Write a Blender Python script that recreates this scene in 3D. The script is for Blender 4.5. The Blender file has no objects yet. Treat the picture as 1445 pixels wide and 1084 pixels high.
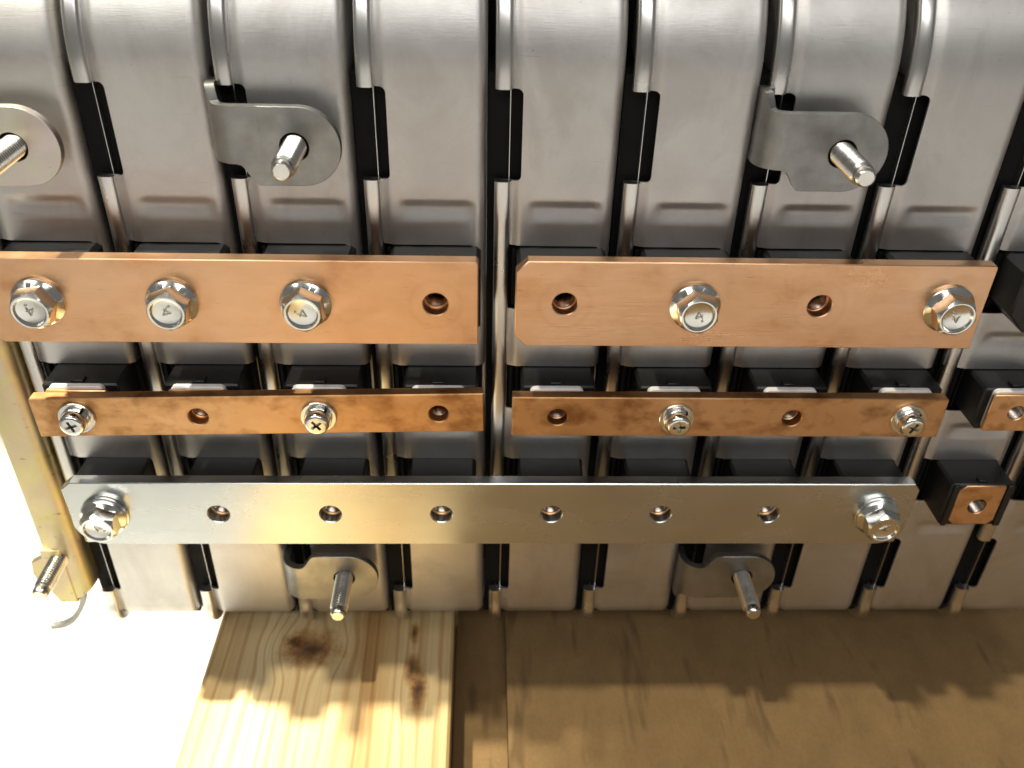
import bpy, bmesh, math, random
from mathutils import Vector, Matrix
from mathutils.geometry import delaunay_2d_cdt
random.seed(7)
S = bpy.context.scene
C = S.collection
MM = 0.001

# ------------------------------------------------------------------ camera
cd = bpy.data.cameras.new('camera')
cam = bpy.data.objects.new('camera', cd); C.objects.link(cam)
cam.location = (0.1351, -0.2274, 0.2579)
cam.rotation_euler = tuple(math.radians(a) for a in (56.07, -1.35, -1.44))
cd.sensor_width = 36.0
cd.lens = 1249.0/1445.0*36.0
cd.clip_start = 0.01; cd.clip_end = 50.0
cd.dof.use_dof = True
cd.dof.focus_distance = 0.245
cd.dof.aperture_fstop = 15.0
S.camera = cam
S.render.resolution_x = 1024; S.render.resolution_y = 768

# ------------------------------------------------------------------ world, lamps, exposure
W = bpy.data.worlds.new('World'); S.world = W; W.use_nodes = True
bg = W.node_tree.nodes['Background']
bg.inputs['Color'].default_value = (1.0, 0.98, 0.94, 1); bg.inputs['Strength'].default_value = 0.15

def lamp(name, kind, loc, target, energy, color, size=0.1, size_y=None, spot=None, blend=0.5):
    l = bpy.data.lights.new(name, kind); l.energy = energy; l.color = color
    if kind == 'AREA':
        l.size = size
        if size_y: l.shape = 'RECTANGLE'; l.size_y = size_y
        else: l.shape = 'DISK'
    else:
        l.shadow_soft_size = size
    if kind == 'SPOT':
        l.spot_size = spot; l.spot_blend = blend
    o = bpy.data.objects.new(name, l); C.objects.link(o)
    o.location = loc
    d = Vector(target)-Vector(loc)
    o.rotation_euler = d.to_track_quat('-Z', 'Y').to_euler()
    return o
# strong lamp high on the left: makes the bright pool on the left floor and pine board
lamp('bright_lamp', 'SPOT', (-0.56, 0.15, 1.6), (-0.135, 0.03, -0.08), 540, (1.0, 0.95, 0.74), size=0.028, spot=math.radians(21.5), blend=0.6)
# ceiling lamp over the stack, a little to the left
lamp('ceiling_lamp', 'AREA', (-0.32, 0.0, 1.75), (0.15, 0.0, 0.0), 21, (1.0, 0.94, 0.74), size=0.05)
# long ceiling tube in front, seen in the curved metal
lamp('ceiling_tube', 'AREA', (-0.1, -1.3, 1.5), (0.15, 0.0, 0.15), 17, (1.0, 0.985, 0.95), size=2.8, size_y=0.3)
# added fill spot: lights the front floor so its reflection brightens the cases
lamp('front_fill_spot', 'SPOT', (0.30, -1.2, 2.0), (0.30, -1.2, 0.0), 330, (1.0, 0.98, 0.93), size=0.15, spot=math.radians(54), blend=0.35)
lamp('rear_ceiling_tube', 'AREA', (0.2, 0.5, 1.8), (0.15, 0.0, 0.1), 6, (1.0, 0.98, 0.92), size=1.6, size_y=0.4)
vs = S.view_settings
vs.view_transform = 'Standard'; vs.look = 'None'; vs.gamma = 1.0; vs.use_curve_mapping = False
vs.exposure = 0.0
S.render.engine = 'CYCLES'

# ------------------------------------------------------------------ materials
def mat(name):
    m = bpy.data.materials.new(name); m.use_nodes = True
    nt = m.node_tree
    return m, nt, nt.nodes['Principled BSDF'], nt.nodes.new, nt.links.new
def pos_map(nt, scale, rot=(0, 0, 0)):
    g = nt.nodes.new('ShaderNodeNewGeometry'); mp = nt.nodes.new('ShaderNodeMapping')
    mp.inputs['Scale'].default_value = scale; mp.inputs['Rotation'].default_value = rot
    nt.links.new(g.outputs['Position'], mp.inputs['Vector'])
    return mp.outputs['Vector']
def noise(nt, vec, scale=1.0, detail=4, rough=0.55, dist=0.0):
    n = nt.nodes.new('ShaderNodeTexNoise')
    n.inputs['Scale'].default_value = scale; n.inputs['Detail'].default_value = detail
    n.inputs['Roughness'].default_value = rough; n.inputs['Distortion'].default_value = dist
    nt.links.new(vec, n.inputs['Vector']); return n.outputs['Fac']
def ramp(nt, fac, stops):
    r = nt.nodes.new('ShaderNodeValToRGB'); e = r.color_ramp.elements
    while len(e) < len(stops): e.new(0.5)
    for el, (p, c) in zip(e, stops):
        el.position = p; el.color = (*c, 1) if len(c) == 3 else c
    nt.links.new(fac, r.inputs['Fac']); return r.outputs['Color']
def rng(nt, fac, a, b, lo=0.0, hi=1.0):
    r = nt.nodes.new('ShaderNodeMapRange')
    r.inputs['From Min'].default_value = lo; r.inputs['From Max'].default_value = hi
    r.inputs['To Min'].default_value = a; r.inputs['To Max'].default_value = b
    nt.links.new(fac, r.inputs['Value']); return r.outputs['Result']
def mix(nt, fac, a, b, mode='MIX'):
    m = nt.nodes.new('ShaderNodeMix'); m.data_type = 'RGBA'; m.blend_type = mode
    if isinstance(fac, (int, float)): m.inputs['Factor'].default_value = fac
    else: nt.links.new(fac, m.inputs['Factor'])
    for key, v in (('A', a), ('B', b)):
        s = [i for i in m.inputs if i.name == key and i.type == 'RGBA'][0]
        if isinstance(v, tuple): s.default_value = (*v, 1)
        else: nt.links.new(v, s)
    return [o for o in m.outputs if o.type == 'RGBA'][0]
def bump(nt, bsdf, h, strength=0.2, dist=0.0005, prev=None):
    b = nt.nodes.new('ShaderNodeBump'); b.inputs['Strength'].default_value = strength
    b.inputs['Distance'].default_value = dist
    nt.links.new(h, b.inputs['Height'])
    if prev: nt.links.new(prev, b.inputs['Normal'])
    nt.links.new(b.outputs['Normal'], bsdf.inputs['Normal']); return b.outputs['Normal']

def metal(name, c1, c2, rough=(0.3, 0.45), grain=(150, 150, 2500), gs=0.06, blotch=40, spec=None):
    m, nt, b, N, L = mat(name)
    b.inputs['Metallic'].default_value = 1.0
    n1 = noise(nt, pos_map(nt, (blotch,)*3), 1.0, 5, 0.6)
    L(ramp(nt, n1, [(0.3, c1), (0.7, c2)]), b.inputs['Base Color'])
    n2 = noise(nt, pos_map(nt, grain), 1.0, 3, 0.6)
    n3 = noise(nt, pos_map(nt, (blotch*2.3,)*3), 1.0, 4, 0.6)
    L(rng(nt, n3, rough[0], rough[1], 0.3, 0.7), b.inputs['Roughness'])
    bump(nt, b, n2, gs, 0.0002)
    return m

M = {}
M['can'] = metal('can_metal', (0.61, 0.595, 0.585), (0.70, 0.685, 0.672), (0.42, 0.52), (250, 250, 5200), 0.16, 30)
nt = M['can'].node_tree; b = nt.nodes['Principled BSDF']; L = nt.links.new
src = b.inputs['Base Color'].links[0].from_socket
sm = ramp(nt, noise(nt, pos_map(nt, (34, 34, 22)), 1, 6, 0.68, 0.8), [(0.36, (0.88, 0.87, 0.86)), (0.5, (1, 1, 1)), (0.66, (0.95, 0.94, 0.93))])
sc = ramp(nt, noise(nt, pos_map(nt, (70, 70, 2600), (0, 0.12, 0)), 1, 2, 0.5), [(0.68, (1, 1, 1)), (0.73, (0.84, 0.83, 0.82))])
dt = ramp(nt, noise(nt, pos_map(nt, (900, 900, 900)), 1, 2, 0.5), [(0.745, (1, 1, 1)), (0.78, (0.6, 0.57, 0.53))])
L(mix(nt, 1.0, mix(nt, 1.0, mix(nt, 1.0, src, sm, 'MULTIPLY'), sc, 'MULTIPLY'), dt, 'MULTIPLY'), b.inputs['Base Color'])
M['rib'] = metal('rib_metal', (0.66, 0.645, 0.62), (0.73, 0.715, 0.69), (0.26, 0.32), (900, 900, 120), 0.0, 25)
M['steel'] = metal('bracket_steel', (0.27, 0.27, 0.265), (0.40, 0.395, 0.385), (0.36, 0.52), (500, 500, 500), 0.12, 110)
M['stud'] = metal('stud_steel', (0.66, 0.63, 0.58), (0.78, 0.75, 0.70), (0.16, 0.26), (900, 900, 900), 0.04, 200)
M['bolt'] = metal('bolt_zinc', (0.76, 0.75, 0.68), (0.85, 0.84, 0.80), (0.12, 0.22), (600, 600, 600), 0.05, 160)
M['mark'] = metal('stamped_mark', (0.42, 0.40, 0.36), (0.5, 0.48, 0.42), (0.3, 0.4), (600, 600, 600), 0.05, 160)
M['insert'] = metal('threaded_insert', (0.30, 0.25, 0.22), (0.40, 0.34, 0.30), (0.2, 0.3), (600, 600, 600), 0.05, 160)

# tin plated busbar: fine horizontal grain, a few dark specks and scratches
m, nt, b, N, L = mat('tinned_busbar'); M['tin'] = m
b.inputs['Metallic'].default_value = 1.0
base = ramp(nt, noise(nt, pos_map(nt, (35, 35, 60)), 1, 5, 0.6), [(0.3, (0.54, 0.56, 0.56)), (0.7, (0.62, 0.64, 0.64))])
sp = ramp(nt, noise(nt, pos_map(nt, (420, 420, 620)), 1, 2, 0.5), [(0.765, (0, 0, 0)), (0.80, (1, 1, 1))])
L(mix(nt, sp, base, (0.30, 0.25, 0.18)), b.inputs['Base Color'])
L(rng(nt, noise(nt, pos_map(nt, (30, 30, 90)), 1, 3, 0.6), 0.22, 0.30, 0.3, 0.7), b.inputs['Roughness'])
bump(nt, b, noise(nt, pos_map(nt, (60, 60, 5000)), 1, 3, 0.6), 0.05, 0.0002)

def copper(name, cols, spots, rough, gs, stain_scale, ring_z=None):
    m, nt, b, N, L = mat(name)
    b.inputs['Metallic'].default_value = 1.0
    base = ramp(nt, noise(nt, pos_map(nt, (22, 22, 55)), 1, 6, 0.62, 0.4), cols)
    st = ramp(nt, noise(nt, pos_map(nt, (stain_scale, stain_scale, stain_scale*1.4)), 1, 5, 0.55, 0.1), spots)
    col = mix(nt, 1.0, base, st, 'MULTIPLY')
    # short dark scratches
    sc = ramp(nt, noise(nt, pos_map(nt, (160, 160, 1900), (0, 0.5, 0)), 1, 2, 0.5), [(0.70, (1, 1, 1)), (0.76, (0.72, 0.66, 0.6))])
    col = mix(nt, 0.7, col, sc, 'MULTIPLY')
    if ring_z:
        sx = N('ShaderNodeSeparateXYZ'); L(pos_map(nt, (1, 1, 1)), sx.inputs[0])
        md = N('ShaderNodeMath'); md.operation = 'MODULO'; md.inputs[1].default_value = 0.035; L(sx.outputs['X'], md.inputs[0])
        cb = N('ShaderNodeCombineXYZ'); L(md.outputs[0], cb.inputs['X']); L(sx.outputs['Z'], cb.inputs['Z'])
        sb_ = N('ShaderNodeVectorMath'); sb_.operation = 'DISTANCE'; sb_.inputs[1].default_value = (0.0175, 0, ring_z); L(cb.outputs[0], sb_.inputs[0])
        rg = ramp(nt, rng(nt, sb_.outputs['Value'], 0, 1, 0.003, 0.011), [(0.0, (0.84, 0.77, 0.71)), (0.12, (1, 1, 1)), (0.36, (1, 1, 1)), (0.50, (0.91, 0.87, 0.84)), (0.64, (1, 1, 1))])
        col = mix(nt, noise(nt, pos_map(nt, (150, 150, 150)), 1, 3), col, mix(nt, 1.0, col, rg, 'MULTIPLY'))
    L(col, b.inputs['Base Color'])
    L(rng(nt, noise(nt, pos_map(nt, (45, 45, 110)), 1, 5, 0.6), rough[0], rough[1], 0.3, 0.7), b.inputs['Roughness'])
    bump(nt, b, noise(nt, pos_map(nt, (90, 90, 3200)), 1, 4, 0.65), gs, 0.0002)
    return m
M['copper'] = copper('bright_copper', [(0.25, (0.70, 0.41, 0.225)), (0.5, (0.79, 0.475, 0.275)), (0.75, (0.84, 0.545, 0.345))],
                     [(0.30, (0.76, 0.67, 0.58)), (0.40, (0.93, 0.89, 0.85)), (0.52, (1, 1, 1))], (0.26, 0.40), 0.26, 48, 0.142)
M['copper_old'] = copper('tarnished_copper', [(0.25, (0.50, 0.26, 0.11)), (0.5, (0.64, 0.36, 0.165)), (0.75, (0.72, 0.43, 0.215))],
                     [(0.34, (0.55, 0.47, 0.39)), (0.54, (1, 1, 1))], (0.38, 0.52), 0.12, 95, 0.1042)
M['copper_tab'] = copper('terminal_copper', [(0.25, (0.74, 0.42, 0.20)), (0.5, (0.85, 0.52, 0.28)), (0.75, (0.90, 0.58, 0.33))],
                     [(0.36, (0.7, 0.62, 0.52)), (0.52, (1, 1, 1))], (0.30, 0.45), 0.10, 150)

# yellow passivated zinc, and a paler more iridescent piece
COLS1 = [(0.25, (0.55, 0.46, 0.22)), (0.42, (0.62, 0.54, 0.29)), (0.55, (0.60, 0.49, 0.34)), (0.66, (0.60, 0.54, 0.27)), (0.8, (0.52, 0.52, 0.33))]
COLS2 = [(0.25, (0.66, 0.66, 0.56)), (0.42, (0.74, 0.69, 0.60)), (0.55, (0.74, 0.65, 0.64)), (0.66, (0.72, 0.68, 0.56)), (0.8, (0.62, 0.68, 0.60))]
for key, nm, cols in (('zinc', 'yellow_zinc', COLS1), ('zinc_pale', 'pale_zinc', COLS2)):
  m, nt, b, N, L = mat(nm); M[key] = m
  b.inputs['Metallic'].default_value = 1.0
  base = ramp(nt, noise(nt, pos_map(nt, (55, 55, 55)), 1, 4, 0.55, 0.6), cols)
  st = ramp(nt, noise(nt, pos_map(nt, (260, 260, 420)), 1, 4, 0.6), [(0.26, (0.5, 0.45, 0.38)), (0.36, (1, 1, 1))])
  L(mix(nt, 1.0, base, st, 'MULTIPLY'), b.inputs['Base Color'])
  L(rng(nt, noise(nt, pos_map(nt, (120,)*3), 1, 4), 0.36, 0.50, 0.3, 0.7), b.inputs['Roughness'])
  bump(nt, b, noise(nt, pos_map(nt, (500,)*3), 1, 4), 0.10, 0.0002)

def plastic(name, col, rough, gs=0.15):
    m, nt, b, N, L = mat(name)
    n = noise(nt, pos_map(nt, (200,)*3), 1, 4)
    L(ramp(nt, n, [(0.3, tuple(c*0.85 for c in col)), (0.7, tuple(min(1, c*1.15) for c in col))]), b.inputs['Base Color'])
    L(rng(nt, n, rough-0.06, rough+0.06, 0.3, 0.7), b.inputs['Roughness'])
    bump(nt, b, noise(nt, pos_map(nt, (3500,)*3), 1, 2), gs, 0.0001)
    return m
M['black'] = plastic('black_plastic', (0.009, 0.009, 0.0095), 0.42)
M['seal'] = plastic('black_seal', (0.004, 0.004, 0.0043), 0.7)
M['seal'].node_tree.nodes['Principled BSDF'].inputs['Specular IOR Level'].default_value = 0.2
M['white'] = plastic('white_plastic', (0.80, 0.79, 0.79), 0.35, 0.05)

# pine board: growth rings running along Y, knots
m, nt, b, N, L = mat('pine'); M['pine'] = m
v = pos_map(nt, (1, 0.10, 1))
wv = N('ShaderNodeTexWave'); wv.wave_type = 'BANDS'; wv.bands_direction = 'X'
wv.inputs['Scale'].default_value = 62; wv.inputs['Distortion'].default_value = 9.0; wv.inputs['Detail'].default_value = 2; wv.inputs['Detail Scale'].default_value = 1.2
vec = pos_map(nt, (1, 1, 1))
for kx, ky, rx, ry in ((0.0720, -0.0095, 0.014, 0.012), (0.1135, -0.029, 0.006, 0.014)):
    a1 = N('ShaderNodeVectorMath'); a1.operation = 'SUBTRACT'; a1.inputs[1].default_value = (kx, ky, 0); L(vec, a1.inputs[0])
    a2 = N('ShaderNodeVectorMath'); a2.operation = 'MULTIPLY'; a2.inputs[1].default_value = (1/rx, 1/ry, 0); L(a1.outputs[0], a2.inputs[0])
    a3 = N('ShaderNodeVectorMath'); a3.operation = 'LENGTH'; L(a2.outputs[0], a3.inputs[0])
    f_ = rng(nt, a3.outputs['Value'], -0.75, 0.0, 0.0, 1.6); f_.node.interpolation_type = 'SMOOTHSTEP'
    a4 = N('ShaderNodeVectorMath'); a4.operation = 'MULTIPLY'; a4.inputs[1].default_value = (1, 0, 0); L(a1.outputs[0], a4.inputs[0])
    a5 = N('ShaderNodeVectorMath'); a5.operation = 'SCALE'; L(a4.outputs[0], a5.inputs[0]); L(f_, a5.inputs['Scale'])
    a6 = N('ShaderNodeVectorMath'); a6.operation = 'ADD'; L(vec, a6.inputs[0]); L(a5.outputs[0], a6.inputs[1]); vec = a6.outputs[0]
a7 = N('ShaderNodeVectorMath'); a7.operation = 'MULTIPLY'; a7.inputs[1].default_value = (1, 0.06, 1); L(vec, a7.inputs[0])
L(a7.outputs[0], wv.inputs['Vector'])
c1 = ramp(nt, wv.outputs['Fac'], [(0.0, (0.62, 0.49, 0.27)), (0.6, (0.64, 0.51, 0.29)), (0.9, (0.55, 0.40, 0.20)), (1.0, (0.48, 0.33, 0.16))])
c2 = ramp(nt, noise(nt, pos_map(nt, (38, 3.0, 38)), 1, 4, 0.6, 0.3), [(0.40, (1, 1, 1)), (0.62, (0.78, 0.66, 0.52)), (0.75, (0.6, 0.46, 0.33))])
col = mix(nt, 0.8, c1, c2, 'MULTIPLY')
# reddish heartwood band along the right half
sx = N('ShaderNodeSeparateXYZ'); L(pos_map(nt, (1, 1, 1)), sx.inputs[0])
hw = N('ShaderNodeMath'); hw.operation = 'MULTIPLY_ADD'; hw.inputs[1].default_value = 0.016
L(noise(nt, pos_map(nt, (20, 14, 20)), 1, 4, 0.6), hw.inputs[0]); L(sx.outputs['X'], hw.inputs[2])
col = mix(nt, 1.0, col, ramp(nt, rng(nt, hw.outputs[0], 0, 1, 0.090, 0.136), [(0.18, (1, 1, 1)), (0.27, (0.76, 0.63, 0.49)), (0.40, (0.84, 0.73, 0.60)), (0.52, (0.97, 0.95, 0.92)), (0.85, (0.9, 0.84, 0.76))]), 'MULTIPLY')
fib = ramp(nt, noise(nt, pos_map(nt, (1300, 25, 600)), 1, 3, 0.6), [(0.35, (0.86, 0.82, 0.78)), (0.6, (1, 1, 1))])
col = mix(nt, 0.7, col, fib, 'MULTIPLY')
g = N('ShaderNodeNewGeometry')
for kx, ky, rx, ry in ((0.0735, -0.0105, 0.0095, 0.0075), (0.0660, -0.0070, 0.0042, 0.0032), (0.1135, -0.029, 0.0028, 0.0085), (0.1105, -0.0035, 0.0016, 0.0045), (0.1105, -0.020, 0.0022, 0.007)):
    sub = N('ShaderNodeVectorMath'); sub.operation = 'SUBTRACT'; sub.inputs[1].default_value = (kx, ky, 0)
    L(g.outputs['Position'], sub.inputs[0])
    ml = N('ShaderNodeVectorMath'); ml.operation = 'MULTIPLY'; ml.inputs[1].default_value = (1/rx, 1/ry, 0)
    L(sub.outputs[0], ml.inputs[0])
    ln = N('ShaderNodeVectorMath'); ln.operation = 'LENGTH'; L(ml.outputs[0], ln.inputs[0])
    nn = noise(nt, pos_map(nt, (230, 200, 230)), 1, 4, 0.7)
    ad = N('ShaderNodeMath'); ad.operation = 'MULTIPLY_ADD'; ad.inputs[1].default_value = 1.7; L(nn, ad.inputs[0]); L(ln.outputs['Value'], ad.inputs[2])
    k = ramp(nt, rng(nt, ad.outputs[0], 0, 1, 0.6, 2.2), [(0.22, (0.15, 0.095, 0.06)), (0.5, (0.45, 0.32, 0.21)), (0.75, (0.8, 0.69, 0.56)), (1.0, (1, 1, 1))])
    col = mix(nt, 1.0, col, k, 'MULTIPLY')
L(col, b.inputs['Base Color']); b.inputs['Roughness'].default_value = 0.55
bump(nt, b, noise(nt, pos_map(nt, (1300, 25, 600)), 1, 3, 0.6), 0.25, 0.0004)

# brown cardboard with dark damp streaks along the flutes
m, nt, b, N, L = mat('cardboard'); M['card'] = m
c1 = ramp(nt, noise(nt, pos_map(nt, (60, 45, 60)), 1, 6, 0.65), [(0.3, (0.19, 0.112, 0.042)), (0.7, (0.25, 0.152, 0.060))])
st = ramp(nt, noise(nt, pos_map(nt, (150, 26, 80)), 1, 2, 0.5, 0.2), [(0.58, (1, 1, 1)), (0.70, (0.62, 0.59, 0.56))])
fb = ramp(nt, noise(nt, pos_map(nt, (900, 700, 900)), 1, 4, 0.7), [(0.3, (0.86, 0.84, 0.8)), (0.65, (1, 1, 1))])
L(mix(nt, 0.9, mix(nt, 0.9, c1, st, 'MULTIPLY'), fb, 'MULTIPLY'), b.inputs['Base Color'])
b.inputs['Roughness'].default_value = 0.85
h = noise(nt, pos_map(nt, (160, 20, 100)), 1, 4, 0.6)
bump(nt, b, h, 0.4, 0.0012)

m, nt, b, N, L = mat('white_sheet'); M['sheet'] = m
L(ramp(nt, noise(nt, pos_map(nt, (9, 9, 9)), 1, 4), [(0.3, (0.80, 0.78, 0.72)), (0.7, (0.86, 0.84, 0.79))]), b.inputs['Base Color'])
b.inputs['Roughness'].default_value = 0.7
m, nt, b, N, L = mat('concrete'); M['floor'] = m
L(ramp(nt, noise(nt, pos_map(nt, (14, 14, 14)), 1, 8, 0.7), [(0.3, (0.34, 0.335, 0.33)), (0.7, (0.39, 0.385, 0.38))]), b.inputs['Base Color'])
b.inputs['Roughness'].default_value = 0.7

# ------------------------------------------------------------------ mesh helpers (all in millimetres)
class MB:
    def __init__(s): s.v = []; s.f = []
    def add(s, vs, fs):
        k = len(s.v); s.v += [tuple(p) for p in vs]; s.f += [tuple(i+k for i in f) for f in fs]; return s
    def box(s, x0, x1, y0, y1, z0, z1, c=0.0):
        if c <= 0:
            s.add([(x0,y0,z0),(x1,y0,z0),(x1,y1,z0),(x0,y1,z0),(x0,y0,z1),(x1,y0,z1),(x1,y1,z1),(x0,y1,z1)],
                  [(3,2,1,0),(4,5,6,7),(0,1,5,4),(1,2,6,5),(2,3,7,6),(3,0,4,7)])
        else:
            o = [(x0+c,z0),(x1-c,z0),(x1,z0+c),(x1,z1-c),(x1-c,z1),(x0+c,z1),(x0,z1-c),(x0,z0+c)]
            s.plate(o, [], -y1, -y0, c*0.6)
        return s
    def plate(s, outer, holes, p0, p1, bev=0.2, seg=40):
        """flat plate in the XZ plane, back at y=-p0 and front at y=-p1, chamfered front edges, round holes (x, z, r)"""
        n = len(outer)
        ar = sum(outer[i][0]*outer[(i+1) % n][1]-outer[(i+1) % n][0]*outer[i][1] for i in range(n))
        if ar < 0: outer = outer[::-1]
        ins = []
        for i in range(n):
            a, q, d = Vector(outer[i-1]), Vector(outer[i]), Vector(outer[(i+1) % n])
            e1 = (q-a).normalized(); e2 = (d-q).normalized()
            n1 = Vector((-e1.y, e1.x)); n2 = Vector((-e2.y, e2.x))
            nn = (n1+n2); nn /= max(0.3, nn.length_squared/2)
            ins.append(tuple(q+nn*bev))
        hc = [[(x+r*math.cos(2*math.pi*i/seg), z+r*math.sin(2*math.pi*i/seg)) for i in range(seg)] for x, z, r in holes]
        hb = [[(x+(r+bev)*math.cos(2*math.pi*i/seg), z+(r+bev)*math.sin(2*math.pi*i/seg)) for i in range(seg)] for x, z, r in holes]
        def cap(loops, p, flip, grow):
            pts = []; ed = []
            for l in loops:
                k = len(pts); pts += [Vector(q) for q in l]
                ed += [(k+i, k+(i+1) % len(l)) for i in range(len(l))]
            rv, re, rf, ov, oe, of = delaunay_2d_cdt(pts, ed, [], 1, 1e-6)
            keep = []
            for f in rf:
                c = sum((rv[i] for i in f), Vector((0, 0)))/len(f)
                if any((c.x-x)**2+(c.y-z)**2 < ((r+grow)*0.9965)**2 for x, z, r in holes): continue
                keep.append(f if flip else tuple(reversed(f)))
            s.add([(q.x, -p, q.y) for q in rv], keep)
        cap([ins]+hb, p1, True, bev); cap([list(outer)]+hc, p0, False, 0.0)
        def band(l0, pa, l1, pb, rev):
            k = len(l0)
            vs = [(q[0], -pa, q[1]) for q in l0]+[(q[0], -pb, q[1]) for q in l1]
            fs = [(i, (i+1) % k, k+(i+1) % k, k+i) for i in range(k)]
            s.add(vs, [tuple(reversed(f)) for f in fs] if rev else fs)
        band(list(outer), p0, list(outer), p1-bev, False); band(list(outer), p1-bev, ins, p1, False)
        for a, q in zip(hc, hb):
            band(a, p0, a, p1-bev, True); band(a, p1-bev, q, p1, True)
        return s
    def lathe(s, prof, cx=0, cz=0, seg=48, start=0.0, sweep=1.0):
        """profile (r, p) turned round the Y axis through (cx, cz)"""
        vs = []; fs = []; full = sweep > 0.999
        n = seg if full else seg+1
        for r, p in prof:
            for i in range(n):
                a = start+2*math.pi*sweep*i/seg
                vs.append((cx+r*math.cos(a), -p, cz+r*math.sin(a)))
        for j in range(len(prof)-1):
            for i in range(n if full else n-1):
                k = (i+1) % n
                fs.append((j*n+i, j*n+k, (j+1)*n+k, (j+1)*n+i))
        s.add(vs, fs)
        return s
    def sweep(s, stations, th):
        """strip of thickness th following (x, y, zlo, zhi) stations in plan"""
        n = len(stations); vs = []
        for i, (x, y, z0, z1) in enumerate(stations):
            a = stations[max(0, i-1)]; c = stations[min(n-1, i+1)]
            t = Vector((c[0]-a[0], c[1]-a[1])).normalized(); nn = Vector((-t.y, t.x))*th/2
            vs += [(x+nn.x, y+nn.y, z0), (x-nn.x, y-nn.y, z0), (x-nn.x, y-nn.y, z1), (x+nn.x, y+nn.y, z1)]
        fs = []
        for i in range(n-1):
            for j in range(4):
                k = (j+1) % 4
                fs.append((4*i+j, 4*i+k, 4*i+4+k, 4*i+4+j))
        fs += [(3, 2, 1, 0), tuple(4*(n-1)+j for j in range(4))]
        s.add(vs, fs); return s
    def mesh(s, name, angle=32, merge=True):
        me = bpy.data.meshes.new(name)
        me.from_pydata([(x*MM, y*MM, z*MM) for x, y, z in s.v], [], s.f)
        bm = bmesh.new(); bm.from_mesh(me)
        if merge: bmesh.ops.remove_doubles(bm, verts=bm.verts, dist=1e-6)
        bmesh.ops.recalc_face_normals(bm, faces=bm.faces)
        hard = [e for e in bm.edges if len(e.link_faces) == 2 and e.calc_face_angle(0) > math.radians(angle)]
        bmesh.ops.split_edges(bm, edges=hard)
        bm.normal_update()
        for f in bm.faces:      # flat faces stay flat, turned and bent ones are smooth
            f.smooth = any(f.normal.angle(g_.normal, 0) > 0.004 for e in f.edges for g_ in e.link_faces)
        bm.to_mesh(me); bm.free()
        return me
def obj(name, me, material, parent=None, loc=(0, 0, 0)):
    if isinstance(me, MB): me = me.mesh(name)
    if not me.materials: me.materials.append(material)
    o = bpy.data.objects.new(name, me); C.objects.link(o)
    o.location = tuple(c*MM for c in loc)
    if parent: o.parent = parent
    return o
def tag(o, label, cat=None, group=None, kind=None):
    if label: o['label'] = label
    if cat: o['category'] = cat
    if group: o['group'] = group
    if kind: o['kind'] = kind
    return o
def thing(name, label, cat, loc=(0, 0, 0), group=None):
    o = bpy.data.objects.new(name, None); C.objects.link(o); o.empty_display_size = 0.01
    o.location = tuple(c*MM for c in loc)
    return tag(o, label, cat, group)
def arc(cx, cy, r, a0, a1, n):
    return [(cx+r*math.cos(math.radians(a0+(a1-a0)*i/n)), cy+r*math.sin(math.radians(a0+(a1-a0)*i/n))) for i in range(n+1)]
def rrect(x0, x1, z0, z1, r, n=6):
    if not isinstance(r, tuple): r = (r,)*4
    o = []
    for (cx, cz, a, q) in ((x0+r[0], z0+r[0], 180, r[0]), (x1-r[1], z0+r[1], 270, r[1]), (x1-r[2], z1-r[2], 0, r[2]), (x0+r[3], z1-r[3], 90, r[3])):
        o += arc(cx, cz, q, a, a+90, n) if q > 0 else [(cx, cz)]
    return o
def clipped(x0, x1, z0, z1, c):
    """rectangle with corner cuts (bl, br, tr, tl)"""
    o = []
    o += [(x0, z0+c[0]), (x0+c[0], z0)] if c[0] else [(x0, z0)]
    o += [(x1-c[1], z0), (x1, z0+c[1])] if c[1] else [(x1, z0)]
    o += [(x1, z1-c[2]), (x1-c[2], z1)] if c[2] else [(x1, z1)]
    o += [(x0+c[3], z1), (x0, z1-c[3])] if c[3] else [(x0, z1)]
    return o

# ------------------------------------------------------------------ ground and what the stack stands on
FZ = -150.0
fl = obj('floor', MB().add([(-2500,-2500,FZ),(2500,-2500,FZ),(2500,2500,FZ),(-2500,2500,FZ)], [(0,1,2,3)]), M['floor'])
tag(fl, 'pale concrete floor below the pallet', kind='structure')
o = obj('pine_board', MB().plate([(36.9,-28),(125,-28),(125,-6.5),(124,-5.5),(37.9,-5.5),(36.9,-6.5)], [], -330, 420, 0.6), M['pine'])
tag(o, 'knotty pine pallet board running forward under the module stack', 'board')
o = obj('cardboard_sheet', MB().plate([(145,-22),(1200,-22),(1200,-18.0),(145,-18.0)], [], -330, 260, 0.3), M['card'])
obj('flap', MB().plate([(125.6,-28),(144.9,-28),(144.9,-24.5),(125.6,-24.5)], [], -330, 260, 0.3), M['card'], o)
tag(o, 'brown cardboard sheet with dark streaks to the right of the pine board', 'cardboard')
# pallet bearers under the board and the cardboard
for y0 in (-60, 190):
    o = obj('pallet_bearer', MB().plate([(30,FZ+.3),(1190,FZ+.3),(1190,-28.2),(30,-28.2)], [], -y0-80, -y0, 0.8), M['pine'])
    tag(o, 'pine pallet bearer lying crosswise under the board, %s' % ('in front' if y0 < 0 else 'at the back'), 'pallet bearer')

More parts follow.
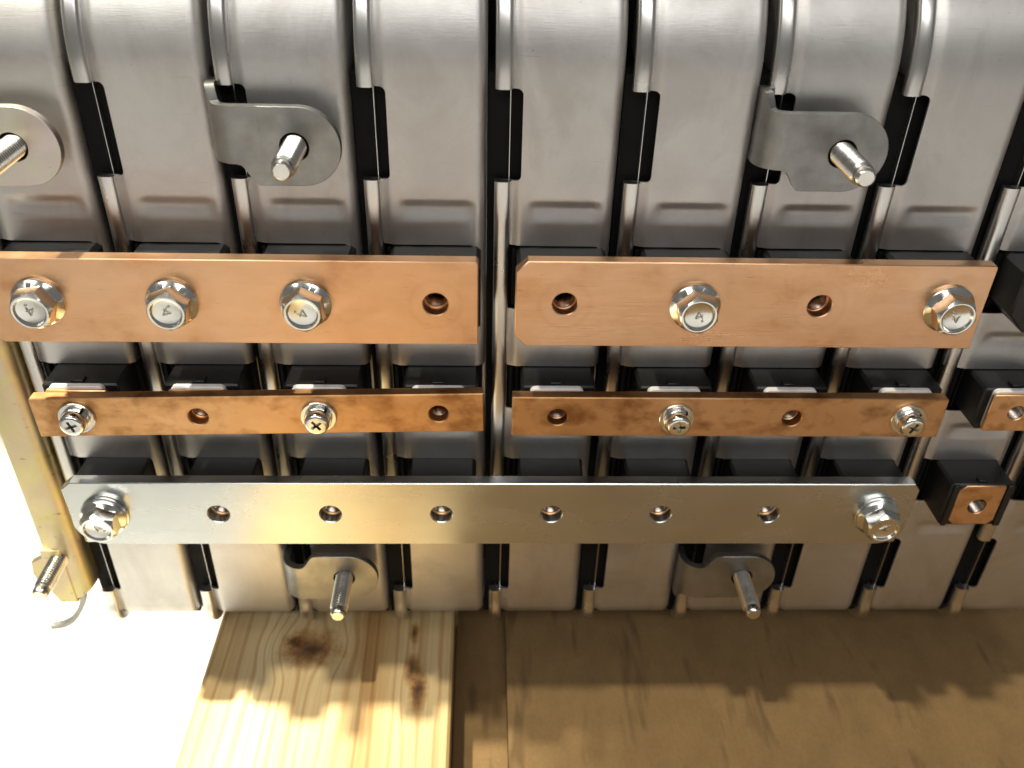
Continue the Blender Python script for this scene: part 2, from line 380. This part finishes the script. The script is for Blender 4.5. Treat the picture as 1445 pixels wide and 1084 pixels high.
# ------------------------------------------------------------------ battery module
ZB, ZT, RB, RT = -2.2, 234.0, 7.0, 36.0
BACK = 120.0
def path(s):
    """vertical run of the case: s = z on the flat front, continuing round both bends; returns (y, z, ny, nz)"""
    zb, zt = ZB+RB, ZT-RT; q = RB*math.pi/2; qt = RT*math.pi/2
    if s < zb-q: return (RB+(zb-q-s), ZB, 0, -1)
    if s < zb:
        a = (zb-s)/RB; return (RB-RB*math.cos(a), zb-RB*math.sin(a), -math.cos(a), -math.sin(a))
    if s <= zt: return (0.0, s, -1, 0)
    if s < zt+qt:
        a = (s-zt)/RT; return (RT-RT*math.cos(a), zt+RT*math.sin(a), -math.cos(a), math.sin(a))
    return (RT+(s-zt-qt), ZT, 0, 1)
def smooth(a, b, t):
    t = max(0, min(1, (t-a)/(b-a))); return t*t*(3-2*t)
UE = 28.0; UR = 3.0
def xprof(u):
    """across the case: u -> (x, depth)"""
    if u <= UE: return (u, 0.95*(1-smooth(2.4, 5.6, u)))
    a = (u-UE)/UR
    if a < math.pi/2: return (UE+UR*math.sin(a), UR-UR*math.cos(a))
    return (UE+UR, UR+(u-UE-UR*math.pi/2))
def bead(u, z):
    h = 0.0
    for (x0, x1, zc, w, d) in ((7.5, 27.6, 162.4, 2.7, 0.8), (8, 27.5, 122.4, 2.5, 0.7), (8, 27.5, 88.0, 2.2, 0.7), (9.5, 27.5, 45.4, 2.5, 0.5)):
        if -7.2 < z-zc < 3.2:
            e = smooth(x0-1.5, x0+3.0, u)*(1-smooth(x1-3.0, x1+1.5, u))
            # a groove: falls in steeply from above, runs out gently below
            h += d*e*((1-smooth(zc, zc+3.0, z)) if z > zc else smooth(zc-4.4, zc, z))
    return h
def case_mesh():
    u0, u1 = 0.9, UE+UR*math.pi/2+16
    q = RB*math.pi/2
    qt = RT*math.pi/2
    s0, s1 = ZB+RB-q-90, ZT-RT+qt+BACK
    win = [rrect(2.4, 28.0, 131.2, 151.6, (0.1, 1.6, 1.6, 0.1), 5),
           rrect(2.7, UE+UR*math.pi/2+3, 95.4, 111.5, (0.1, 0.1, 0.1, 0.1), 2),
           rrect(2.6, 28.4, 57.3, 75.4, (0.1, 1.6, 1.6, 0.1), 5),
           [(0.3, 170.4)]+arc(3.8, 171.9, 1.5, 270, 360, 6)+arc(3.8, 193.3, 1.5, 0, 90, 6)+[(0.3, 194.8)],
           [(0.3, 14.0)]+arc(3.8, 15.5, 1.5, 270, 360, 6)+arc(3.8, 37.3, 1.5, 0, 90, 6)+[(0.3, 38.8)]]
    def inside(p, poly):
        c = False; n = len(poly)
        for i in range(n):
            a, d = poly[i], poly[i-1]
            if (a[1] > p[1]) != (d[1] > p[1]) and p[0] < (d[0]-a[0])*(p[1]-a[1])/(d[1]-a[1])+a[0]: c = not c
        return c
    us = [u0, 1.5, 2.2, 2.8, 3.4, 4.0, 4.6, 5.2, 5.8, 6.4, 7.0, 7.6, 8.2, 8.8, 9.4, 11, 13, 15, 17, 19, 21, 23, 25, 26, 26.6, 27.2, 27.8] + \
         [UE+UR*math.pi/2*i/8 for i in range(0, 9)] + [UE+UR*math.pi/2+d for d in (2.5, 8, 16)]
    ss = []
    z = s0
    while z < s1:
        ss.append(z)
        near = any(abs(z-c) < 5.5 for c in (161.8, 121.8, 87.5, 45.0))
        bend = z < ZB+RB or z > ZT-RT
        if z < ZB+RB-q-4 or z > ZT-RT+qt+4: z += 14
        elif near: z += 0.4
        elif bend: z += 1.2
        else: z += 2.5
    ss.append(s1)
    pts = []; edges = []
    for w in win:
        k = len(pts); dense = []
        n = len(w)
        for i in range(n):
            a, d = Vector(w[i]), Vector(w[(i+1) % n]); m_ = max(1, int((d-a).length/1.2))
            dense += [a.lerp(d, j/m_) for j in range(m_)]
        pts += dense; edges += [(k+i, k+(i+1) % len(dense)) for i in range(len(dense))]
    for u in us:
        for s_ in ss:
            if not any(min((Vector(q_)-Vector((u, s_))).length for q_ in w) < 0.001 for w in win):
                if not any(inside((u, s_), w) for w in win): pts.append(Vector((u, s_)))
    rv, re, rf, a_, b_, c_ = delaunay_2d_cdt(pts, edges, [], 0, 1e-5)
    faces = []
    for f in rf:
        c = sum((rv[i] for i in f), Vector((0, 0)))/len(f)
        if any(inside((c.x, c.y), w) for w in win): continue
        faces.append(tuple(f))
    mb = MB(); vs = []
    for p in rv:
        x, d = xprof(p.x); d += bead(p.x, p.y)
        y, z, ny, nz = path(p.y)
        vs.append((x, y-ny*d, z-nz*d))
    mb.add(vs, faces)
    me = mb.mesh('case', 179)
    # outward normals then give the sheet its thickness
    t = bpy.data.objects.new('tmp', me); C.objects.link(t)
    md = t.modifiers.new('s', 'SOLIDIFY'); md.thickness = 0.7*MM; md.offset = -1.0
    # make sure normals face the viewer
    s_ = sum(p.normal.y*p.area for p in me.polygons)
    if s_ > 0: me.flip_normals()
    dg = bpy.context.evaluated_depsgraph_get()
    me2 = bpy.data.meshes.new_from_object(t.evaluated_get(dg))
    bpy.data.objects.remove(t); me2.name = 'case'
    bm = bmesh.new(); bm.from_mesh(me2)
    hard = [e for e in bm.edges if len(e.link_faces) == 2 and e.calc_face_angle(0) > math.radians(38)]
    bmesh.ops.split_edges(bm, edges=hard)
    for f in bm.faces: f.smooth = True
    bm.to_mesh(me2); bm.free()
    return me2
def rib_mesh(sa, sb, lip=0.0):
    """seam rib: rounded hem following the case between path stations sa and sb"""
    prof = [(-1.9, 2.2), (-1.9, 0.2), (-1.6, -0.35), (-0.9, -0.75), (-0.3, -0.85), (1.2, -0.85), (1.8, -0.72), (2.4, -0.25), (2.6, 0.3), (2.6, 2.2)]
    n = max(2, int((sb-sa)/1.5)); vs = []; fs = []; k = len(prof)
    for i in range(n+1):
        y, z, ny, nz = path(sa+(sb-sa)*i/n)
        ex = lip*(1-smooth(-4, 9, sa+(sb-sa)*i/n))
        for x, d in prof:
            d -= ex if d < 2 else 0
            vs.append((x, y-ny*d, z-nz*d))
    for i in range(n):
        for j in range(k):
            fs.append((i*k+j, i*k+(j+1) % k, (i+1)*k+(j+1) % k, (i+1)*k+j))
    fs += [tuple(range(k))[::-1], tuple(n*k+j for j in range(k))]
    return MB().add(vs, fs).mesh('seam_rib', 40)

CASE = case_mesh()
qq = RB*math.pi/2
RIBS = [rib_mesh(194.8, ZT-RT+RT*math.pi/2+BACK), rib_mesh(38.8, 170.4), rib_mesh(ZB+RB-qq-60, 14.0, 2.2)]
core = MB()
core.box(-3.6, 30.2, 3.4, 118, -0.8, 198.0)
core.box(-3.6, 30.2, 24, 118, 198.0, 226.0)
for zc, h in ((141.4, 9.0), (103.4, 7.4), (66.3, 8.2)):      # upright ribs of the plastic beside each terminal
    core.box(3.4, 4.5, 0.6, 3.6, zc-h, zc+h, 0.2); core.box(5.6, 6.3, 1.2, 3.6, zc-h, zc+h, 0.2)
CORE = core.mesh('plastic_core')
LINER = MB().box(2.0, 2.18, 1.4, 9, 0, 198).mesh('liner_edge')

def insert_mesh(zc, p0, p1):
    prof = []; p = p1
    while p > p0:
        prof += [(2.75, p), (2.35, p-0.4)]; p -= 0.8
    prof += [(2.35, p0), (0.01, p0)]
    return MB().lathe(prof, 17.5, zc, 32).mesh('threaded_insert', 20)
def block_mesh(outline, zc, p1):
    mb = MB().plate(outline, [(17.5, zc, 3.0)], -4.0, p1, 0.5)
    return mb.mesh('terminal_block')
B1 = block_mesh(clipped(4.6, 29.6, 131.6, 151.2, (5.5, 1.0, 1.2, 1.0)), 142.0, 12.3)
B2 = block_mesh(clipped(6.9, 29.0, 96.0, 111.2, (1.5, 1.0, 0.8, 0.8)), 104.0, 10.6)
B3 = block_mesh(clipped(7.0, 27.9, 57.6, 75.3, (1.0, 0.8, 0.8, 0.8)), 66.3, 12.6)
T1 = MB().plate(clipped(9, 26, 134, 150, (1.5,)*4), [(17.5, 142.0, 2.9)], 12.3, 13.2, 0.2).mesh('terminal_tab')
T2 = MB().plate(clipped(8.7, 26.5, 97.2, 110.6, (0.6, 0.6, 0.6, 0.6)), [(17.5, 104.0, 2.5)], 12.2, 13.2, 0.25).mesh('terminal_tab')
T3 = MB().plate(clipped(9.8, 24.8, 58.6, 75.0, (1.8, 1.8, 0.4, 2.0)), [(17.5, 66.3, 3.0)], 12.6, 13.2, 0.2).mesh('terminal_tab')
I1, I2, I3 = insert_mesh(142.0, 3, 12.8), insert_mesh(104.0, 3, 12.8), insert_mesh(66.3, 3, 12.8)
# white carrier behind the middle tab: lies over the block, rounded ends
WP = MB().plate(rrect(9.4, 25.2, 96.8, 111.4, 1.6), [(17.5, 104.0, 2.6)], 10.6, 12.2, 0.3).mesh('white_carrier')
FR = MB()      # raised black frame round the lower tab
FR.plate(clipped(7.6, 9.3, 58.0, 75.2, (0.2,)*4), [], 12.6, 13.5, 0.2).plate(clipped(25.2, 27.4, 58.0, 75.2, (0.2,)*4), [], 12.6, 13.5, 0.2)
FR = FR.mesh('tab_frame')
LT2 = MB().box(15.4, 18.9, -10.0, -7.2, 110.9, 112.0, 0.25).mesh('latch')
LT3 = MB().box(16.0, 19.4, -11.6, -9.4, 75.0, 76.0, 0.25).mesh('latch')

names = ['first', 'second', 'third', 'fourth', 'fifth', 'sixth', 'seventh', 'eighth', 'ninth', 'tenth']
extra = ['beside the yellow end plate', 'just left of the left grey brackets', 'carrying the left pair of grey brackets',
         'under the left copper bars right ends', 'under the right copper bars left ends', 'just left of the right grey brackets',
         'carrying the right pair of grey brackets', 'under the right end of the tinned bar', 'with its copper terminals left bare', 'at the right edge']
for k in range(10):
    t = thing('battery_module', 'silver metal module, %s from left, %s' % (names[k], extra[k]), 'battery module', (35*k, 0, 0), 'battery modules standing side by side in the stack')
    obj('case', CASE, M['can'], t)
    for r in RIBS: obj('seam_rib', r, M['rib'], t)
    obj('plastic_core', CORE, M['seal'], t)
    obj('liner_edge', LINER, M['rib'], t)
    b1 = obj('terminal_block', B1, M['black'], t); obj('terminal_tab', T1, M['copper_tab'], b1); obj('threaded_insert', I1, M['insert'], b1)
    b2 = obj('terminal_block', B2, M['black'], t); obj('terminal_tab', T2, M['copper_tab'], b2); obj('threaded_insert', I2, M['insert'], b2)
    obj('white_carrier', WP, M['white'], b2); obj('latch', LT2, M['black'], b2)
    b3 = obj('terminal_block', B3, M['black'], t); obj('terminal_tab', T3, M['copper_tab'], b3); obj('threaded_insert', I3, M['insert'], b3)
    obj('tab_frame', FR, M['black'], b3); obj('latch', LT3, M['black'], b3)

# ------------------------------------------------------------------ busbars
def holes(k0, k1, z, r): return [(35*k+17.5, z, r) for k in range(k0, k1+1)]
o = obj('copper_busbar', MB().plate(clipped(1.5, 134.0, 129.3, 154.6, (3.5, 0, 0.6, 3.5)), holes(0, 3, 142.0, 3.35), 13.2, 17.0, 0.25), M['copper'])
tag(o, 'wide bright copper bar at upper left with three hex bolts and one open hole', 'busbar', 'copper busbars')
o = obj('copper_busbar', MB().plate(clipped(144.0, 273.4, 128.9, 154.9, (3.2, 0, 0.6, 3.2)), holes(4, 7, 142.2, 3.35), 13.2, 16.6, 0.25), M['copper'])
tag(o, 'wide bright copper bar at upper right with clipped left corners and two hex bolts', 'busbar', 'copper busbars')
def tilt(o, cx, cz, a): 
    R = Matrix.Translation((cx*MM, 0, cz*MM)) @ Matrix.Rotation(math.radians(a), 4, 'Y') @ Matrix.Translation((-cx*MM, 0, -cz*MM))
    o.matrix_world = R
o = obj('copper_busbar', MB().plate(clipped(5.3, 135.7, 97.6, 111.2, (0, 0, 0, 0.5)), holes(0, 3, 104.2, 2.85), 13.2, 16.6, 0.3), M['copper_old'])
tilt(o, 70.5, 104.4, -1.15)
tag(o, 'narrow tarnished copper bar at left with two cross screws', 'busbar', 'copper busbars')
o = obj('copper_busbar', MB().plate(clipped(144.0, 273.3, 97.3, 111.3, (0, 0, 0.5, 0)), holes(4, 7, 104.2, 2.85), 13.2, 16.6, 0.3), M['copper_old'])
tag(o, 'narrow tarnished copper bar at right with two cross screws', 'busbar', 'copper busbars')
sb = []
sb += [(6.2, 76.4), (6.5, 65.0)]+arc(15.6, 62.6, 9.3, 188, 268, 9)
sb += [(263.5, 53.3)]+arc(265.0, 62.0, 8.7, 274, 350, 9)+[(274.0, 76.4), (272.0, 78.9), (9.3, 78.9)]
o = obj('tinned_busbar', MB().plate(sb, holes(0, 7, 66.3, 3.4), 13.2, 17.0, 0.25), M['tin'])
tag(o, 'long silver tinned bar across the lower row with a hex bolt at each end', 'busbar')

# ------------------------------------------------------------------ fasteners
def hex_head(rot):
    """flange and hexagonal head with a dished top, base at p = 0"""
    N_ = 72; rings = []
    def rh(a): 
        b_ = (a-rot) % (math.pi/3)-math.pi/6
        return 5.05/math.cos(b_)
    def ring(fr, fp): rings.append([(fr(2*math.pi*i/N_+rot), fp(2*math.pi*i/N_+rot), 2*math.pi*i/N_+rot) for i in range(N_)])
    c = lambda v: (lambda a: v)
    ring(c(6.2), c(0.0)); ring(c(6.95), c(0.05)); ring(c(6.95), c(0.85)); ring(c(6.7), c(1.15))
    ring(lambda a: rh(a)*1.0+0.12, c(1.9)); ring(lambda a: rh(a), c(2.1))
    ring(lambda a: rh(a), lambda a: 6.1-(rh(a)-4.9)*1.05)
    ring(c(4.75), c(6.25)); ring(c(4.45), c(6.3)); ring(c(4.15), c(6.2)); ring(c(3.75), c(5.6)); ring(c(3.5), c(5.5)); ring(c(0.01), c(5.55))
    vs = []; fs = []
    for rg in rings:
        for r, p, a in rg: vs.append((r*math.cos(a), -p, r*math.sin(a)))
    for j in range(len(rings)-1):
        for i in range(N_):
            k = (i+1) % N_; fs.append((j*N_+i, j*N_+k, (j+1)*N_+k, (j+1)*N_+i))
    return MB().add(vs, fs)
def stroke(mb, x0, z0, x1, z1, w, p0, p1):
    d = Vector((x1-x0, z1-z0)).normalized(); n_ = Vector((-d.y, d.x))*w/2
    o_ = [(x0+n_.x, z0+n_.y), (x0-n_.x, z0-n_.y), (x1-n_.x, z1-n_.y), (x1+n_.x, z1+n_.y)]
    mb.plate(o_[::-1], [], p0, p1, 0.06)
def hex_bolt(label, x, z, p, rot, mrot, group, washer=False):
    t = thing('hex_bolt', label, 'bolt', (x, -p, z), group)
    off = 0.0
    if washer:
        obj('washer', MB().lathe([(3.3, 0.02), (7.1, 0.02), (7.3, 0.3), (7.3, 1.0), (7.0, 1.25), (3.3, 1.25)]), M['bolt'], t); off = 1.25
    h = obj('head', hex_head(math.radians(rot)), M['bolt'], t, (0, -off, 0))
    obj('shank', MB().lathe([(2.3, 0.4), (2.3, -9.0), (0.01, -9.2)]), M['bolt'], t)
    mk = MB()
    cr, sr = math.cos(math.radians(mrot)), math.sin(math.radians(mrot))
    f = lambda a, b_: (a*cr-b_*sr, a*sr+b_*cr)
    for (a, b_, c_, d_) in ((0.55, -1.3, 0.55, 1.2), (0.55, 1.2, -1.0, -0.35), (-1.0, -0.35, 1.1, -0.35)):
        stroke(mk, *f(a, b_), *f(c_, d_), 0.38, 5.4, 5.82)
    q = f(0.2, -1.9); mk.lathe([(0.34, 5.4), (0.34, 5.75), (0.01, 5.8)], q[0], q[1], 12)
    obj('stamped_mark', mk, M['mark'], h)
    return t
G1 = 'hex bolts on the copper bars'
hex_bolt('leftmost zinc hex flange bolt on the upper left copper bar', 17.5, 142.0, 17.0, 8, 200, G1)
hex_bolt('middle zinc hex flange bolt on the upper left copper bar', 52.5, 142.0, 17.0, 20, 150, G1)
hex_bolt('zinc hex flange bolt nearest the open hole of the upper left copper bar', 87.8, 142.0, 17.0, 34, 250, G1)
hex_bolt('zinc hex flange bolt in the middle of the upper right copper bar', 193.0, 142.0, 16.6, 42, 30, G1)
hex_bolt('zinc hex flange bolt at the right end of the upper right copper bar', 263.2, 142.0, 16.6, 48, 210, G1)
G2 = 'hex bolts on the tinned bar'
hex_bolt('zinc hex bolt with washer at the left end of the silver bar', 17.5, 66.3, 17.0, 32, 60, G2, True)
hex_bolt('zinc hex bolt with washer at the right end of the silver bar', 262.5, 66.3, 17.0, 38, 120, G2, True)

def cross_screw(label, x, z, p, rot):
    t = thing('cross_screw', label, 'screw', (x, -p, z), 'cross screws on the narrow copper bars')
    obj('washer', MB().lathe([(2.9, 0.02), (5.1, 0.02), (5.25, 0.2), (5.25, 0.75), (5.05, 0.95), (2.9, 0.95)]), M['bolt'], t)
    obj('spring_washer', MB().lathe([(2.6, 0.95), (3.85, 0.97), (4.0, 1.2), (4.0, 1.95), (3.8, 2.15), (2.6, 2.15), (2.6, 0.95)], seg=44, start=1.0, sweep=0.965), M['bolt'], t)
    hd = MB().lathe([(2.4, 2.15), (3.35, 2.2), (3.55, 2.5), (3.55, 3.9), (3.35, 4.5), (2.95, 4.85), (2.6, 4.95)])
    # top with a cross shaped pocket
    w, l = 0.45, 1.85
    cr = [(w, w), (w, l), (-w, l), (-w, w), (-l, w), (-l, -w), (-w, -w), (-w, -l), (w, -l), (w, -w), (l, -w), (l, w)]
    a = math.radians(rot); cr = [(q*math.cos(a)-r*math.sin(a), q*math.sin(a)+r*math.cos(a)) for q, r in cr]
    n = 48; circ = [(2.6*math.cos(2*math.pi*i/n), 2.6*math.sin(2*math.pi*i/n)) for i in range(n)]
    pts = [Vector(q) for q in circ+cr]
    ed = [(i, (i+1) % n) for i in range(n)]+[(n+i, n+(i+1) % 12) for i in range(12)]
    rv, re, rf, *_ = delaunay_2d_cdt(pts, ed, [], 1, 1e-6)
    ci = [Vector(q) for q in cr]
    def ins(pt):
        r = False
        for i in range(12):
            a_, b_ = ci[i], ci[i-1]
            if (a_.y > pt.y) != (b_.y > pt.y) and pt.x < (b_.x-a_.x)*(pt.y-a_.y)/(b_.y-a_.y)+a_.x: r = not r
        return r
    fs = [tuple(f) for f in rf if not ins(sum((rv[i] for i in f), Vector((0, 0)))/len(f))]
    hd.add([(q.x, -4.95, q.y) for q in rv], fs)
    low = [(q[0]*0.6, -3.1, q[1]*0.6) for q in cr]
    hd.add([(q[0], -4.95, q[1]) for q in cr]+low, [(i, (i+1) % 12, 12+(i+1) % 12, 12+i) for i in range(12)]+[tuple(12+i for i in range(12))])
    obj('head', hd, M['bolt'], t)
    obj('shank', MB().lathe([(2.0, 2.4), (2.0, -8.0), (0.01, -8.2)]), M['bolt'], t)
cross_screw('small cross head screw at the left end of the left narrow copper bar', 17.8, 103.6, 16.6, 20)
cross_screw('small cross head screw right of the open hole on the left narrow copper bar', 87.5, 104.4, 16.6, 38)
cross_screw('small cross head screw in the middle of the right narrow copper bar', 192.8, 104.2, 16.6, 5)
cross_screw('small cross head screw at the right end of the right narrow copper bar', 262.4, 104.2, 16.6, 62)

# ------------------------------------------------------------------ brackets with studs
def stud_mesh(p0, p1):
    prof = [(2.9, p0)]
    p = p0+0.3
    while p < p1-4.2:
        prof += [(3.0, p), (3.0, p+0.16), (2.45, p+0.55), (2.45, p+0.64)]; p += 1.02
    prof += [(2.95, p), (2.4, p+0.45), (2.42, p+0.9), (2.62, p+1.1), (2.62, p1-1.2), (2.45, p1-0.6), (2.1, p1-0.15), (1.9, p1), (0.01, p1)]
    return MB().lathe(prof, 0, 0, 40).mesh('stud', 22)
def bracket_mesh(up, with_neck=True):
    """strap out of the gap, bent over the module; origin at the stud axis on the case face"""
    sgn = 1 if up else -1
    mb = MB()
    R = 10.2
    out = [(-9.0, -R), (1.5, -R)]+[(q[0], q[1]) for q in arc(1.5, 0, R, -80, 80, 20)]+[(1.5, R), (-9.0, R)]
    out = [(a, b_*sgn) for a, b_ in out]
    mb.plate(out, [(0, 0, 3.7)], 5.6, 7.8, 0.12)
    st = []
    pl = [(-20.5, 14), (-20.5, 4), (-20.5, -1.0)]+[(q[0], q[1]) for q in arc(-15.0, -1.2, 5.5, 180, 270, 9)]+[(-14.3+0.45*i, -6.7) for i in range(1, 11)]+[(-8.2, -6.7)]
    for x, y in pl:
        lo = -4.6-(R-4.6)*smooth(-14.6, -9.6, x); hi = R-0.03+4.0*(1-smooth(-20.45, -18.9, x))
        st.append((x, y, min(lo*sgn, hi*sgn), max(lo*sgn, hi*sgn)))
    if with_neck: mb.sweep(st, 2.3)
    return mb.mesh('strap', 35)
STUD = stud_mesh(4.0, 25.0)
GAP_RING = MB().lathe([(2.4, 4.0), (2.4, 6.6), (3.68, 6.6), (3.68, 4.0)]).mesh('gap_ring')  # black ring added to stand in for the shaded gap round the stud
GB = 'grey steel brackets bent out of the gaps between modules'
for up, k, z, lab in ((1, 2, 181.6, 'grey steel stud bracket on the upper left, over the third module'),
                      (1, 6, 181.9, 'grey steel stud bracket on the upper right, over the seventh module'),
                      (0, 2, 28.0, 'grey steel stud bracket below the left half of the silver bar'),
                      (0, 6, 28.0, 'grey steel stud bracket below the right half of the silver bar')):
    t = thing('stud_bracket', lab, 'bracket', (35*k+17.5, 0, z), GB)
    obj('strap', bracket_mesh(up), M['steel'], t); obj('stud', STUD, M['stud'], t); obj('gap_ring', GAP_RING, M['seal'], t)

# ------------------------------------------------------------------ end plate on the left
t = thing('end_plate', 'yellow zinc plated end plate along the left side of the stack', 'end plate', (0, 0, 0))
st = [(-15.6, 3.0, 20, 206), (-15.6, -1.0, 19, 206), (-14.6, -2.3, 15, 208), (-12.5, -2.9, 13, 208), (-9.5, -3.1, 13.5, 208), (-7, -3.0, 15, 208), (-5.2, -2.3, 16.5, 208), (-4.2, -1.0, 17.5, 208), (-3.7, 1.0, 18, 208), (-3.5, 4.0, 18, 208), (-3.5, 60, 18, 208)]
obj('flange', MB().sweep(st, 1.6), M['zinc'], t)
ear = [(-9.0, 12.4), (-15.0, 12.4), (-17.0, 17.4), (-18.6, 20.6), (-20.6, 23.2), (-21.0, 27.5), (-20.2, 32.2), (-16.2, 34.6), (-16.0, 38), (-9, 38)]
obj('ear', MB().plate(ear, [], 2.2, 4.3, 0.3), M['zinc'], t)
cl = [(-6.8, 17.0), (-7.3, 14.0), (-8.3, 10.8), (-9.9, 7.6), (-11.8, 4.6), (-13.8, 2.0), (-15.8, 0.2), (-18.0, -1.0), (-20.3, -1.6), (-22.6, -1.8)]
lo = []; up_ = []
for i in range(len(cl)):
    a, c_ = Vector(cl[max(0, i-1)]), Vector(cl[min(len(cl)-1, i+1)]); d_ = (c_-a).normalized(); n_ = Vector((-d_.y, d_.x))*0.85
    lo.append(tuple(Vector(cl[i])+n_)); up_.append(tuple(Vector(cl[i])-n_))
obj('foot_hook', MB().plate(lo+up_[::-1], [], 1.4, 3.6, 0.1), M['steel'], t)
obj('stud', stud_mesh(3.4, 20.5), M['stud'], t, (-10.5, 0, 33.4))
obj('mounting_tab', bracket_mesh(1, True), M['zinc_pale'], t, (17.5, 0, 180.6))
obj('stud', STUD, M['stud'], t, (17.5, 0, 180.6)); obj('gap_ring', GAP_RING, M['seal'], t, (17.5, 0, 180.6))
